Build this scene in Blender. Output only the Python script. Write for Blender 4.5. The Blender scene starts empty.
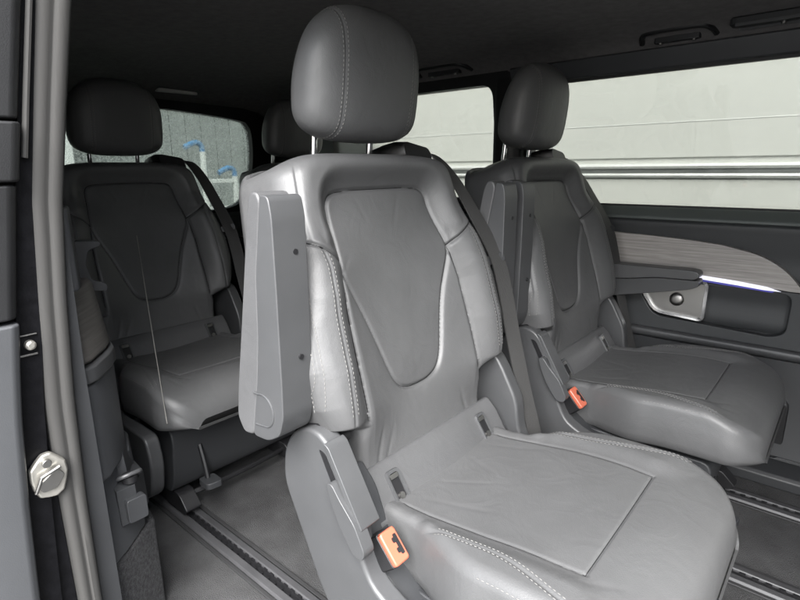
import bpy, bmesh, math, random
import numpy as np
from mathutils import Matrix, Vector

random.seed(4)
SC = bpy.context.scene
COL = SC.collection
R_ = math.radians

# ---------------------------------------------------------------- materials
MATS = {}

def new_mat(name):
    m = bpy.data.materials.new(name)
    m.use_nodes = True
    nt = m.node_tree
    b = nt.nodes['Principled BSDF']
    MATS[name] = m
    return m, nt, b

def N(nt, kind, **kw):
    n = nt.nodes.new(kind)
    for k, v in kw.items():
        if k in n.inputs.keys():
            n.inputs[k].default_value = v
        else:
            setattr(n, k, v)
    return n

def simple(name, col, rough=.5, metal=0., bump=0., bscale=300., var=.0, vscale=6., spec=.5, coat=0., stretch=None, bdist=.001):
    """Principled material with a little colour variation, roughness variation and grain."""
    m, nt, b = new_mat(name)
    b.inputs['Base Color'].default_value = (*col, 1)
    b.inputs['Roughness'].default_value = rough
    b.inputs['Metallic'].default_value = metal
    b.inputs['Specular IOR Level'].default_value = spec
    if coat:
        b.inputs['Coat Weight'].default_value = coat
        b.inputs['Coat Roughness'].default_value = .08
    tc = N(nt, 'ShaderNodeTexCoord')
    mp = N(nt, 'ShaderNodeMapping')
    if stretch:
        mp.inputs['Scale'].default_value = stretch
    nt.links.new(tc.outputs['Object'], mp.inputs['Vector'])
    if var:
        no = N(nt, 'ShaderNodeTexNoise', Scale=vscale, Detail=5., Roughness=.6)
        nt.links.new(mp.outputs['Vector'], no.inputs['Vector'])
        rp = N(nt, 'ShaderNodeValToRGB')
        rp.color_ramp.elements[0].position = .3
        rp.color_ramp.elements[1].position = .7
        rp.color_ramp.elements[0].color = (*[c * (1 - var) for c in col], 1)
        rp.color_ramp.elements[1].color = (*[min(1, c * (1 + var)) for c in col], 1)
        nt.links.new(no.outputs['Fac'], rp.inputs['Fac'])
        nt.links.new(rp.outputs['Color'], b.inputs['Base Color'])
        mr = N(nt, 'ShaderNodeMapRange')
        mr.inputs['To Min'].default_value = max(.02, rough - .07)
        mr.inputs['To Max'].default_value = min(1, rough + .07)
        nt.links.new(no.outputs['Fac'], mr.inputs['Value'])
        nt.links.new(mr.outputs['Result'], b.inputs['Roughness'])
    if bump:
        nb = N(nt, 'ShaderNodeTexNoise', Scale=bscale, Detail=3.)
        nt.links.new(mp.outputs['Vector'], nb.inputs['Vector'])
        bp = N(nt, 'ShaderNodeBump', Strength=bump, Distance=bdist)
        nt.links.new(nb.outputs['Fac'], bp.inputs['Height'])
        nt.links.new(bp.outputs['Normal'], b.inputs['Normal'])
    return m

def leather(name, col, rough=.42, spec=.50):
    m, nt, b = new_mat(name)
    b.inputs['Specular IOR Level'].default_value = spec
    tc = N(nt, 'ShaderNodeTexCoord')
    no = N(nt, 'ShaderNodeTexNoise', Scale=5., Detail=6., Roughness=.6)
    nt.links.new(tc.outputs['Object'], no.inputs['Vector'])
    rp = N(nt, 'ShaderNodeValToRGB')
    rp.color_ramp.elements[0].position = .25
    rp.color_ramp.elements[1].position = .75
    rp.color_ramp.elements[0].color = (*[c * .86 for c in col], 1)
    rp.color_ramp.elements[1].color = (*[c * 1.12 for c in col], 1)
    nt.links.new(no.outputs['Fac'], rp.inputs['Fac'])
    nt.links.new(rp.outputs['Color'], b.inputs['Base Color'])
    mr = N(nt, 'ShaderNodeMapRange')
    mr.inputs['To Min'].default_value = rough - .07
    mr.inputs['To Max'].default_value = rough + .09
    nt.links.new(no.outputs['Fac'], mr.inputs['Value'])
    nt.links.new(mr.outputs['Result'], b.inputs['Roughness'])
    # hide grain, soft creases and pulls
    vo = N(nt, 'ShaderNodeTexVoronoi', Scale=620.)
    nt.links.new(tc.outputs['Object'], vo.inputs['Vector'])
    b1 = N(nt, 'ShaderNodeBump', Strength=.22, Distance=.0006)
    nt.links.new(vo.outputs['Distance'], b1.inputs['Height'])
    n2 = N(nt, 'ShaderNodeTexNoise', Scale=16., Detail=4., Distortion=1.2)
    nt.links.new(tc.outputs['Object'], n2.inputs['Vector'])
    b2 = N(nt, 'ShaderNodeBump', Strength=.22, Distance=.006)
    nt.links.new(n2.outputs['Fac'], b2.inputs['Height'])
    nt.links.new(b1.outputs['Normal'], b2.inputs['Normal'])
    nt.links.new(b2.outputs['Normal'], b.inputs['Normal'])
    return m

leather('leather', (.070, .0706, .072), .48)
leather('leather_smooth', (.066, .0665, .0685), .40)
simple('seam', (.010, .010, .0105), .8, spec=.1)
simple('thread', (.14, .137, .132), .7)
simple('plastic', (.047, .048, .050), .40, bump=.15, bscale=900., var=.08, vscale=9)
simple('plastic_dark', (.022, .023, .025), .5, bump=.15, bscale=900., var=.1)
simple('plastic_black', (.008, .008, .009), .45)
simple('trim_soft', (.030, .032, .034), .55, bump=.3, bscale=700., var=.1)
simple('trim_grey', (.050, .052, .056), .45, bump=.2, bscale=700., var=.06)
simple('trim_dark', (.011, .0112, .012), .45, bump=.2, bscale=700., var=.06)
simple('sill', (.075, .085, .082), .5, bump=.2, bscale=700., var=.06)
simple('headliner', (.12, .115, .115), .95, bump=.5, bscale=500., var=.15, vscale=40, spec=.1)
simple('carpet', (.050, .050, .051), .98, bump=1., bscale=420., var=.28, vscale=9, spec=.1, bdist=.004)
simple('carpet_side', (.06, .06, .062), .98, bump=1., bscale=420., var=.38, vscale=160, spec=.1, bdist=.004)
simple('rubber', (.02, .02, .021), .6, var=.2)
simple('seal', (.047, .046, .0445), .75, bump=.3, bscale=160., var=.08, vscale=12, stretch=(1, 1, .12), spec=.25)
simple('black_paint', (.005, .005, .006), .42, var=.3, vscale=60, spec=.12, bump=.3, bscale=260.)
simple('rail_metal', (.055, .055, .058), .5, metal=.3, var=.12, vscale=20)
simple('chrome', (.75, .75, .76), .14, metal=1.)
simple('satin', (.30, .295, .285), .38, metal=1., bump=.25, bscale=120., stretch=(1, 1, 26.), bdist=.0006)
simple('belt', (.036, .0355, .035), .6, bump=.7, bscale=420., stretch=(1, 1, .4), var=.06)
simple('red_button', (.34, .085, .05), .4)
simple('zinc', (.62, .60, .55), .36, metal=.85, bump=.5, bscale=80., var=.12, vscale=40)
simple('truck_white', (.63, .635, .61), .45, var=.035, vscale=1.6, spec=.4)
simple('truck_rail', (.80, .81, .80), .3, metal=.25, var=.08, vscale=14)
simple('truck_dark', (.11, .115, .115), .5, var=.1)
simple('ladder_metal', (.72, .74, .70), .35, metal=.35, var=.1)
simple('blue_plastic', (.06, .20, .38), .4)
simple('plaster', (.78, .80, .76), .8, var=.05, vscale=3, bump=.3, bscale=60)
simple('lamp_lens', (.55, .55, .52), .3)
simple('concrete', (.10, .10, .097), .9, var=.15, vscale=2.2, bump=.4, bscale=60, bdist=.004)
simple('amber_sheen', (.060, .043, .016), .4, var=.35, vscale=60)  # amber colour of the painted reflection on the jamb
simple('cord', (.17, .165, .155), .7)

def wood(name, dark, light):
    m, nt, b = new_mat(name)
    tc = N(nt, 'ShaderNodeTexCoord'); mp = N(nt, 'ShaderNodeMapping')
    mp.inputs['Scale'].default_value = (2.2, 2.2, 70.)
    nt.links.new(tc.outputs['Object'], mp.inputs['Vector'])
    no = N(nt, 'ShaderNodeTexNoise', Scale=3.2, Detail=7., Roughness=.65, Distortion=.4)
    nt.links.new(mp.outputs['Vector'], no.inputs['Vector'])
    rp = N(nt, 'ShaderNodeValToRGB')
    rp.color_ramp.elements[0].position = .28; rp.color_ramp.elements[1].position = .74
    rp.color_ramp.elements[0].color = dark
    rp.color_ramp.elements[1].color = light
    nt.links.new(no.outputs['Fac'], rp.inputs['Fac'])
    nt.links.new(rp.outputs['Color'], b.inputs['Base Color'])
    b.inputs['Roughness'].default_value = .5
    bp = N(nt, 'ShaderNodeBump', Strength=.35, Distance=.001)
    nt.links.new(no.outputs['Fac'], bp.inputs['Height'])
    nt.links.new(bp.outputs['Normal'], b.inputs['Normal'])
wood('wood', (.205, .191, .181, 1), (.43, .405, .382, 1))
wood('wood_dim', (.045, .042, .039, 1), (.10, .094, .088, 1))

def fence_mat():
    m, nt, b = new_mat('fence_boards')
    tc = N(nt, 'ShaderNodeTexCoord'); mp = N(nt, 'ShaderNodeMapping')
    mp.inputs['Scale'].default_value = (6., 6., .8)
    nt.links.new(tc.outputs['Object'], mp.inputs['Vector'])
    no = N(nt, 'ShaderNodeTexNoise', Scale=2.4, Detail=8., Roughness=.7)
    nt.links.new(mp.outputs['Vector'], no.inputs['Vector'])
    rp = N(nt, 'ShaderNodeValToRGB')
    rp.color_ramp.elements[0].position = .25; rp.color_ramp.elements[1].position = .8
    rp.color_ramp.elements[0].color = (.15, .165, .155, 1)
    rp.color_ramp.elements[1].color = (.27, .29, .272, 1)
    nt.links.new(no.outputs['Fac'], rp.inputs['Fac'])
    nt.links.new(rp.outputs['Color'], b.inputs['Base Color'])
    b.inputs['Roughness'].default_value = .85
fence_mat()

def glass(name, tint, drops):
    m, nt, b = new_mat(name)
    out = nt.nodes['Material Output']
    tr = N(nt, 'ShaderNodeBsdfTransparent')
    tr.inputs['Color'].default_value = (*tint, 1)
    gl = N(nt, 'ShaderNodeBsdfGlossy'); gl.inputs['Roughness'].default_value = .02
    fr = N(nt, 'ShaderNodeFresnel', IOR=1.45)
    mx = N(nt, 'ShaderNodeMixShader')
    nt.links.new(fr.outputs['Fac'], mx.inputs['Fac'])
    nt.links.new(tr.outputs['BSDF'], mx.inputs[1])
    nt.links.new(gl.outputs['BSDF'], mx.inputs[2])
    last = mx
    if drops:
        # rain drops and film standing on the pane
        tc = N(nt, 'ShaderNodeTexCoord')
        vo = N(nt, 'ShaderNodeTexVoronoi', Scale=120.)
        nt.links.new(tc.outputs['Object'], vo.inputs['Vector'])
        n2 = N(nt, 'ShaderNodeTexNoise', Scale=60., Detail=4.)
        nt.links.new(tc.outputs['Object'], n2.inputs['Vector'])
        ml = N(nt, 'ShaderNodeMath', operation='MULTIPLY')
        nt.links.new(vo.outputs['Distance'], ml.inputs[0]); nt.links.new(n2.outputs['Fac'], ml.inputs[1])
        rp = N(nt, 'ShaderNodeMapRange')
        rp.inputs['From Min'].default_value = .12; rp.inputs['From Max'].default_value = .36
        rp.inputs['To Min'].default_value = drops; rp.inputs['To Max'].default_value = .04
        nt.links.new(ml.outputs[0], rp.inputs['Value'])
        df = N(nt, 'ShaderNodeBsdfTranslucent'); df.inputs['Color'].default_value = (.62, .66, .63, 1)
        m2 = N(nt, 'ShaderNodeMixShader')
        nt.links.new(rp.outputs['Result'], m2.inputs['Fac'])
        nt.links.new(mx.outputs[0], m2.inputs[1]); nt.links.new(df.outputs[0], m2.inputs[2])
        last = m2
    nt.links.new(last.outputs[0], out.inputs['Surface'])
glass('glass_side', (.42, .427, .41), .03)
glass('glass_rear', (.40, .42, .412), .20)

def led():
    m, nt, b = new_mat('led')
    b.inputs['Base Color'].default_value = (.9, .9, 1, 1)
    b.inputs['Emission Color'].default_value = (.86, .87, 1., 1)
    b.inputs['Emission Strength'].default_value = .05
    m2, nt2, b2 = new_mat('led_blue')
    b2.inputs['Base Color'].default_value = (.05, .05, .3, 1)
    b2.inputs['Emission Color'].default_value = (.16, .15, .62, 1)
    b2.inputs['Emission Strength'].default_value = .016
led()

# ---------------------------------------------------------------- object helpers
def link(name, mesh, mat=None, parent=None):
    o = bpy.data.objects.new(name, mesh)
    COL.objects.link(o)
    if mat and not mesh.materials:
        mesh.materials.append(MATS[mat])
    if parent is not None:
        o.parent = parent
    return o

def tag(o, label, cat, group=None):
    o['label'] = label; o['category'] = cat
    if group: o['group'] = group
    return o

def struct(o):
    o['kind'] = 'structure'
    return o

def empty(name, loc, label=None, cat=None, group=None):
    o = bpy.data.objects.new(name, None)
    COL.objects.link(o)
    o.location = loc
    o.empty_display_size = .05
    if label: tag(o, label, cat, group)
    return o

def mesh_of(verts, faces, name='mesh', smooth=True):
    me = bpy.data.meshes.new(name)
    me.from_pydata([tuple(v) for v in verts], [], [tuple(f) for f in faces])
    bm = bmesh.new(); bm.from_mesh(me)
    bmesh.ops.remove_doubles(bm, verts=bm.verts, dist=1e-6)
    bmesh.ops.recalc_face_normals(bm, faces=bm.faces)
    bm.to_mesh(me); bm.free()
    if smooth:
        for p in me.polygons: p.use_smooth = True
    return me

def merge(parts):
    V = []; F = []
    for v, f in parts:
        k = len(V)
        V.extend([tuple(map(float, q)) for q in v])
        F.extend([tuple(i + k for i in g) for g in f])
    return V, F

def bevelled(o, w, seg=2, ang=32):
    if w:
        md = o.modifiers.new('Bevel', 'BEVEL')
        md.width = w; md.segments = seg; md.limit_method = 'ANGLE'; md.angle_limit = R_(ang)
        md.harden_normals = True
    return o

def sharp_smooth(me, ang=35):
    """smooth faces but keep edges sharper than ang"""
    bm = bmesh.new(); bm.from_mesh(me)
    for f in bm.faces: f.smooth = True
    for e in bm.edges:
        if len(e.link_faces) == 2:
            e.smooth = e.calc_face_angle(0) < R_(ang)
    bm.to_mesh(me); bm.free()
    return me

def box(x0, x1, y0, y1, z0, z1):
    v = [(x, y, z) for x in (x0, x1) for y in (y0, y1) for z in (z0, z1)]
    f = [(0, 1, 3, 2), (4, 6, 7, 5), (0, 4, 5, 1), (2, 3, 7, 6), (0, 2, 6, 4), (1, 5, 7, 3)]
    return v, f

def prism(pts, ax, lo, hi):
    """pts in the two remaining axes (in xyz order), swept along ax from lo to hi"""
    n = len(pts)
    def mk(p, h):
        q = list(p); q.insert(ax, h); return q
    v = [mk(p, lo) for p in pts] + [mk(p, hi) for p in pts]
    f = [tuple(range(n))[::-1], tuple(range(n, 2 * n))]
    f += [(i, (i + 1) % n, n + (i + 1) % n, n + i) for i in range(n)]
    return v, f

def smooth_poly(pts, n=8, closed=True):
    """Catmull-Rom through pts"""
    P = [np.array(p, float) for p in pts]
    out = []
    m = len(P)
    rng = m if closed else m - 1
    for i in range(rng):
        if closed:
            a, b, c, d = P[i - 1], P[i], P[(i + 1) % m], P[(i + 2) % m]
        else:
            a, b, c, d = P[max(i - 1, 0)], P[i], P[i + 1], P[min(i + 2, m - 1)]
        for k in range(n):
            t = k / n
            out.append(.5 * ((2 * b) + (c - a) * t + (2 * a - 5 * b + 4 * c - d) * t * t + (3 * b - a - 3 * c + d) * t ** 3))
    if not closed: out.append(P[-1])
    return out

def round_poly(pts, r, n=5):
    """corners of a polygon rounded by r (number or list)"""
    out = []
    m = len(pts)
    for i in range(m):
        p = np.array(pts[i], float); a = np.array(pts[i - 1], float); b = np.array(pts[(i + 1) % m], float)
        rr = r[i] if isinstance(r, (list, tuple)) else r
        da = a - p; db = b - p
        la = np.linalg.norm(da); lb = np.linalg.norm(db)
        k = min(rr, la * .48, lb * .48)
        p0 = p + da / la * k; p1 = p + db / lb * k
        for t in np.linspace(0, 1, n):
            out.append(tuple((1 - t) ** 2 * p0 + 2 * t * (1 - t) * p + t * t * p1))
    return out

def rrect(a0, a1, b0, b1, r, n=6):
    return round_poly([(a0, b0), (a1, b0), (a1, b1), (a0, b1)], r, n)

def tube(path, rad, n=8, closed=False):
    P = [np.array(p, float) for p in path]
    V = []; F = []
    m = len(P)
    up = np.array([0, 0, 1.])
    prev = None
    for i, p in enumerate(P):
        if closed: t = P[(i + 1) % m] - P[i - 1]
        else: t = P[min(i + 1, m - 1)] - P[max(i - 1, 0)]
        t = t / (np.linalg.norm(t) + 1e-12)
        if prev is None:
            ref = up if abs(t[2]) < .9 else np.array([1., 0, 0])
            a = np.cross(t, ref)
        else:
            a = prev - t * (prev @ t)
        a /= np.linalg.norm(a); b = np.cross(t, a); prev = a
        rr = rad[i] if hasattr(rad, '__len__') else rad
        for k in range(n):
            th = 2 * math.pi * k / n
            V.append(p + rr * (math.cos(th) * a + math.sin(th) * b))
    for i in range(m if closed else m - 1):
        j = (i + 1) % m
        for k in range(n):
            F.append((i * n + k, i * n + (k + 1) % n, j * n + (k + 1) % n, j * n + k))
    if not closed:
        F.append(tuple(range(n))[::-1]); F.append(tuple((m - 1) * n + k for k in range(n)))
    return V, F

def cyl(p0, p1, r, n=20):
    return tube([p0, p1], r, n)

def loft(rings, cap=True):
    n = len(rings[0]); V = []; F = []
    for r in rings: V.extend(r)
    for i in range(len(rings) - 1):
        for k in range(n):
            k2 = (k + 1) % n
            F.append((i * n + k, i * n + k2, (i + 1) * n + k2, (i + 1) * n + k))
    if cap:
        F.append(tuple(range(n))[::-1]); F.append(tuple((len(rings) - 1) * n + k for k in range(n)))
    return V, F

def obj(name, vf, mat, parent=None, bevel=0., seg=2, smooth=True, ang=35):
    me = mesh_of(*vf, name=name, smooth=smooth)
    if smooth: sharp_smooth(me, ang)
    o = link(name, me, mat, parent)
    bevelled(o, bevel, seg)
    return o

def sst(a, b, x):
    t = np.clip((x - a) / (b - a), 0, 1)
    return t * t * (3 - 2 * t)

def dashes(pts, nrm, dash=.0046, gap=.0026, r=.0005):
    """thread: small dashes along a 3D path lying on a surface"""
    P = np.array(pts); Nn = np.array(nrm)
    seg = np.linalg.norm(np.diff(P, axis=0), axis=1)
    L = np.concatenate([[0], np.cumsum(seg)])
    V = []; F = []
    s = 0.
    while s + dash < L[-1]:
        a = np.array([np.interp(s, L, P[:, k]) for k in range(3)])
        b = np.array([np.interp(s + dash, L, P[:, k]) for k in range(3)])
        nn = np.array([np.interp(s, L, Nn[:, k]) for k in range(3)]); nn /= np.linalg.norm(nn)
        t = (b - a); t /= np.linalg.norm(t) + 1e-9
        w = np.cross(t, nn); w /= np.linalg.norm(w) + 1e-9
        k = len(V)
        for q, e in ((a, .3), (a * .7 + b * .3, 1.), (a * .3 + b * .7, 1.), (b, .3)):
            for th in (0, 60, 120, 180, 240, 300):
                th = R_(th)
                V.append(q + r * e * (math.cos(th) * w * 1.2 + math.sin(th) * nn * .9))
        for i in range(3):
            for j in range(6):
                F.append((k + i * 6 + j, k + i * 6 + (j + 1) % 6, k + (i + 1) * 6 + (j + 1) % 6, k + (i + 1) * 6 + j))
        F.append(tuple(k + j for j in range(6))[::-1]); F.append(tuple(k + 18 + j for j in range(6)))
        s += dash + gap
    return V, F

# ---------------------------------------------------------------- seat surfaces (seat frame: x forward, y to the left, z up)
RECL = R_(14.)
BT = np.array([-math.sin(RECL), 0, math.cos(RECL)])      # along the back
BN = np.array([math.cos(RECL), 0, math.sin(RECL)])       # out of the back
B0 = np.array([-.030, 0, .388])

def vnoise(u, v, seed=0):
    """cheap smooth pseudo noise in 2D"""
    rs = np.random.RandomState(seed)
    out = np.zeros(np.broadcast(u, v).shape)
    for k in range(14):
        fr = rs.uniform(9, 46); th = rs.uniform(0, math.pi); ph = rs.uniform(0, 6.28)
        out = out + np.sin(fr * (np.cos(th) * u + np.sin(th) * v) + ph + 1.3 * np.sin(7 * u + ph)) / (1 + fr / 22)
    return out / 6.

half_ins = [(0, .5015), (.06, .501), (.105, .499), (.126, .493), (.1355, .480), (.1385, .460), (.143, .420), (.150, .378),
            (.147, .352), (.134, .322), (.118, .287), (.104, .250), (.092, .214), (.081, .180), (.069, .152), (.052, .134), (.027, .125), (0, .123)]
_h = smooth_poly(half_ins, 5, closed=False)
INS = np.array(list(_h) + [(-p[0], p[1]) for p in _h[::-1][1:-1]])

def sdf_poly(u, s, poly):
    sh = u.shape
    P = np.stack([u.ravel(), s.ravel()], 1)
    A = poly; B = np.roll(poly, -1, 0)
    best = np.full(len(P), 9.)
    ins = np.zeros(len(P), bool)
    for a, b in zip(A, B):
        ab = b - a; ap = P - a
        t = np.clip((ap @ ab) / (ab @ ab + 1e-12), 0, 1)
        dd = np.linalg.norm(ap - t[:, None] * ab, axis=1)
        best = np.minimum(best, dd)
        c = (a[1] > P[:, 1]) != (b[1] > P[:, 1])
        with np.errstate(divide='ignore', invalid='ignore'):
            xi = (b[0] - a[0]) * (P[:, 1] - a[1]) / (b[1] - a[1] + 1e-15) + a[0]
        ins ^= c & (P[:, 0] < xi)
    return np.where(ins, -best, best).reshape(sh)

def ub_of(s):
    return np.interp(s, [0, .1, .2, .3, .375, .45, .6], [.170, .168, .166, .162, .152, .150, .150])

def W_of(s):
    w = np.interp(s, [0, .06, .100, .122, .16, .22, .29, .36, .43, .49, .53, .56, .60],
                  [.180, .182, .183, .246, .262, .272, .272, .258, .241, .233, .228, .222, .212])
    return w

def backD(u, s):
    au = np.abs(u)
    di = sdf_poly(u, s, INS)
    up = sst(.34, .43, s)
    d = .008 * np.exp(-((s - .14) / .14) ** 2)
    d = d + .024 * np.clip(au / .155, 0, 1) ** 2.2 * sst(.02, .13, s) * (1 - sst(.365, .47, s))
    # insert pillow and the frame round it
    inn = np.where(di < 0, 1 - np.exp(di / .026), 0)
    out = np.where(di > 0, di, 0)
    fr = up * .034 * sst(-.004, .046, out) - up * .012 * sst(.06, .12, out)
    low = (1 - up) * .006 * (1 - np.exp(-out / .012))
    body = d + .0045 * inn + fr + low
    # bolsters
    ub = ub_of(s)
    q = au - ub
    sl = .372 + (au - .150) * .62
    mask = sst(0, .010, sl - s) * sst(.100, .122, s) * (q > 0)
    amp = np.interp(s, [.10, .15, .21, .33, .40], [.60, .82, 1., 1., .80])
    bol = d + .002 + amp * (.040 * np.sin(np.clip(q / .056, 0, 1) * math.pi / 2) ** 1.15 - .013 * sst(.054, .105, q))
    near = np.exp(-(np.maximum(s - sl, 0) / .060) ** 2) * sst(.146, .175, au) * (s > .3)
    body = body * (1 - near) + (np.maximum(body, bol + .001)) * near
    D = body * (1 - mask) + bol * mask
    # seams
    g = .0050 * np.exp(-(di / .0032) ** 2)
    g += .0045 * np.exp(-((q) / .0032) ** 2) * (sl > s) * sst(.10, .12, s)
    g += .0060 * np.exp(-((sl - s) / .0034) ** 2) * (au > .150)
    g += .0026 * np.exp(-((q - .0535) / .0024) ** 2) * (sl > s) * sst(.11, .13, s)
    g += .0026 * np.exp(-((q - .0965) / .0024) ** 2) * (sl > s) * sst(.11, .13, s)
    D = D - g
    # soft pulls in the hide near the seams and low down
    wr = vnoise(u * 1.0, s * .8, 3)
    D = D + .0017 * wr * (1 + 1.2 * np.exp(-(s / .10) ** 2) + .8 * np.exp(-((au - .15) / .05) ** 2))
    for (uc, s0, s1, k, am) in ((-.150, .0, .10, .25, .0022), (-.128, .01, .085, .45, .0016), (.135, .0, .09, -.3, .0018), (.02, .43, .50, .5, .0010), (-.05, .44, .50, -.4, .0009), (-.165, .34, .40, .9, .0012)):
        D = D - .75 * am * np.exp(-((u - uc - k * (s - s0)) / .0055) ** 2) * sst(s0 - .01, s0 + .02, s) * (1 - sst(s1 - .04, s1, s))
    return D

def make_backrest():
    Na = 250
    a = np.linspace(-1, 1, Na)
    a = np.sign(a) * (1 - (1 - np.abs(a)) ** 1.12)
    S1 = .528; RT = .046
    rows = []
    for s in np.concatenate([np.linspace(0, .09, 24), np.linspace(.094, .13, 24), np.linspace(.132, .43, 150), np.linspace(.433, S1, 44)]):
        rows.append((s, 0., s))
    for th in np.linspace(0, 90, 16)[1:]:
        th = R_(th)
        rows.append((S1 + RT * math.sin(th), -RT * (1 - math.cos(th)), S1 + RT * th))
    # flat on top, to the rear
    rows.append((S1 + RT, -RT - .02, S1 + RT * 1.7)); rows.append((S1 + RT - .001, -RT - .045, S1 + RT * 1.8))
    rows.append((S1 + RT - .008, -.108, S1 + RT * 1.8))
    S = np.array([r[0] for r in rows]); DB = np.array([r[1] for r in rows]); SD = np.array([r[2] for r in rows])
    Wd = W_of(S)
    # rounded upper corners
    Wd = Wd * (1 - .15 * np.clip((SD - S1) / (RT * 1.8), 0, 1) ** 2)
    U = a[None, :] * Wd[:, None]
    SS = np.repeat(SD[:, None], Na, 1)
    D = backD(U, SS)
    fade = sst(S1 + .02, S1 + RT * 1.5, SD)[:, None]
    D = D * (1 - fade) + fade * .010
    # edges roll to the rear, with the seam to the side panel
    e = Wd[:, None] - np.abs(U)
    D = D - .0032 * np.exp(-((e - .024) / .0030) ** 2) * sst(.40, .43, SD)[:, None] * (1 - sst(S1 + .01, S1 + RT, SD))[:, None]
    Rr = np.interp(SD, [0, .08, .12, .3, .42, .6], [.015, .015, .030, .034, .045, .05])[:, None]
    x = np.clip(1 - e / Rr, 0, 1)
    D = D - Rr * (1 - np.sqrt(np.maximum(0, 1 - x * x)))
    # pinch the top corners down
    drop = np.where(SD[:, None] > .44, (.013 + .012 * sst(S1, S1 + RT * 1.8, SD))[:, None] * (np.abs(a)[None, :] ** 5) * sst(.44, .58, SD)[:, None], 0)
    V = []; n = None
    rings = []
    for i in range(len(rows)):
        D[i] = np.maximum(D[i], -.104 - DB[i])
        fr = B0 + U[i][:, None] * np.array([0, 1, 0]) + (S[i] - drop[i])[:, None] * BT + (D[i] + DB[i])[:, None] * BN
        w = Wd[i]
        back = []
        db = -.112 + .012 * math.cos(min(1, S[i] / .55) * 3)
        dl, dr = D[i][-1] + DB[i], D[i][0] + DB[i]
        sd0 = S[i] - drop[i][-1]
        for t in (.25, .5, .75):
            back.append(B0 + np.array([0, w * 1.0, 0]) + sd0 * BT + min(dl, dl * (1 - t) + db * t) * BN)
        for t in np.linspace(1, -1, 14):
            back.append(B0 + np.array([0, w * .96 * t, 0]) + (S[i] - .013 * abs(t) ** 5 * float(sst(.44, .58, S[i]))) * BT + min(DB[i] - .003, db - .02 * (1 - t * t)) * BN)
        for t in (.75, .5, .25):
            back.append(B0 + np.array([0, -w * 1.0, 0]) + sd0 * BT + min(dr, dr * (1 - t) + db * t) * BN)
        rings.append(list(fr) + back)
    V, F = loft(rings, cap=True)
    return (V, F)

def back_point(u, s, lift=.0008):
    u = np.atleast_1d(np.array(u, float)); s = np.atleast_1d(np.array(s, float))
    def P(u, s):
        D = backD(u, s)
        Rr = np.interp(s, [0, .08, .12, .3, .42, .6], [.015, .015, .030, .034, .045, .05])
        x = np.clip(1 - (W_of(s) - np.abs(u)) / Rr, 0, 1)
        D = D - Rr * (1 - np.sqrt(np.maximum(0, 1 - x * x)))
        return B0 + u[:, None] * np.array([0, 1., 0]) + s[:, None] * BT + D[:, None] * BN
    e = 1e-3
    p = P(u, s)
    nn = np.cross(P(u + e, s) - P(u - e, s), P(u, s + e) - P(u, s - e))
    nn /= np.linalg.norm(nn, axis=1)[:, None]
    return p + nn * lift, nn

def back_stitch(sg, off):
    s = np.linspace(.140 if off < .08 else .160, .37 + .62 * .02 + off * .55, 60)
    u = ub_of(s) + off
    ok = (s < .372 + (u - .150) * .62 - .006)
    u, s = u[ok], s[ok]
    p, nn = back_point(sg * u, s)
    return dashes(p, nn * (1 if nn[0][0] > 0 else -1))

def seam_line(P, nn, r=.0008):
    return tube(np.asarray(P) - np.asarray(nn) * r * .25, r, 6)
def back_seam_insert():
    P, nn = back_point(np.append(INS[:, 0], INS[0, 0]), np.append(INS[:, 1], INS[0, 1]), 0.)
    if nn[0][0] < 0: nn = -nn
    return seam_line(P, nn, .0012)
def back_seam_side(sg):
    s_ = np.linspace(.126, .371, 60)
    P, nn = back_point(sg * ub_of(s_), s_, 0.)
    if nn[0][0] < 0: nn = -nn
    return seam_line(P, nn)
def back_seam_top(sg):
    u_ = np.linspace(.150, .232, 40)
    P, nn = back_point(sg * u_, .372 + (u_ - .150) * .62, 0.)
    if nn[0][0] < 0: nn = -nn
    return seam_line(P, nn, .0012)

# cushion
def cush_ub(x): return np.interp(x, [0, .1, .2, .3, .345], [.150, .156, .158, .153, .148])
def cush_seam(x): return .196 + .034 * sst(.22, .40, x)
CXB, CXF, CW, CR = .012, .472, .246, .078

def cush_W(x):
    w = np.full(np.shape(x), CW)
    x = np.asarray(x, float)
    c = np.clip((x - (CXF - CR)) / CR, 0, 1)
    w = np.where(x > CXF - CR, CW - CR + CR * np.sqrt(np.maximum(0, 1 - c * c)), CW)
    return np.minimum(w, .187 + .059 * sst(.065, .235, x))

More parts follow.
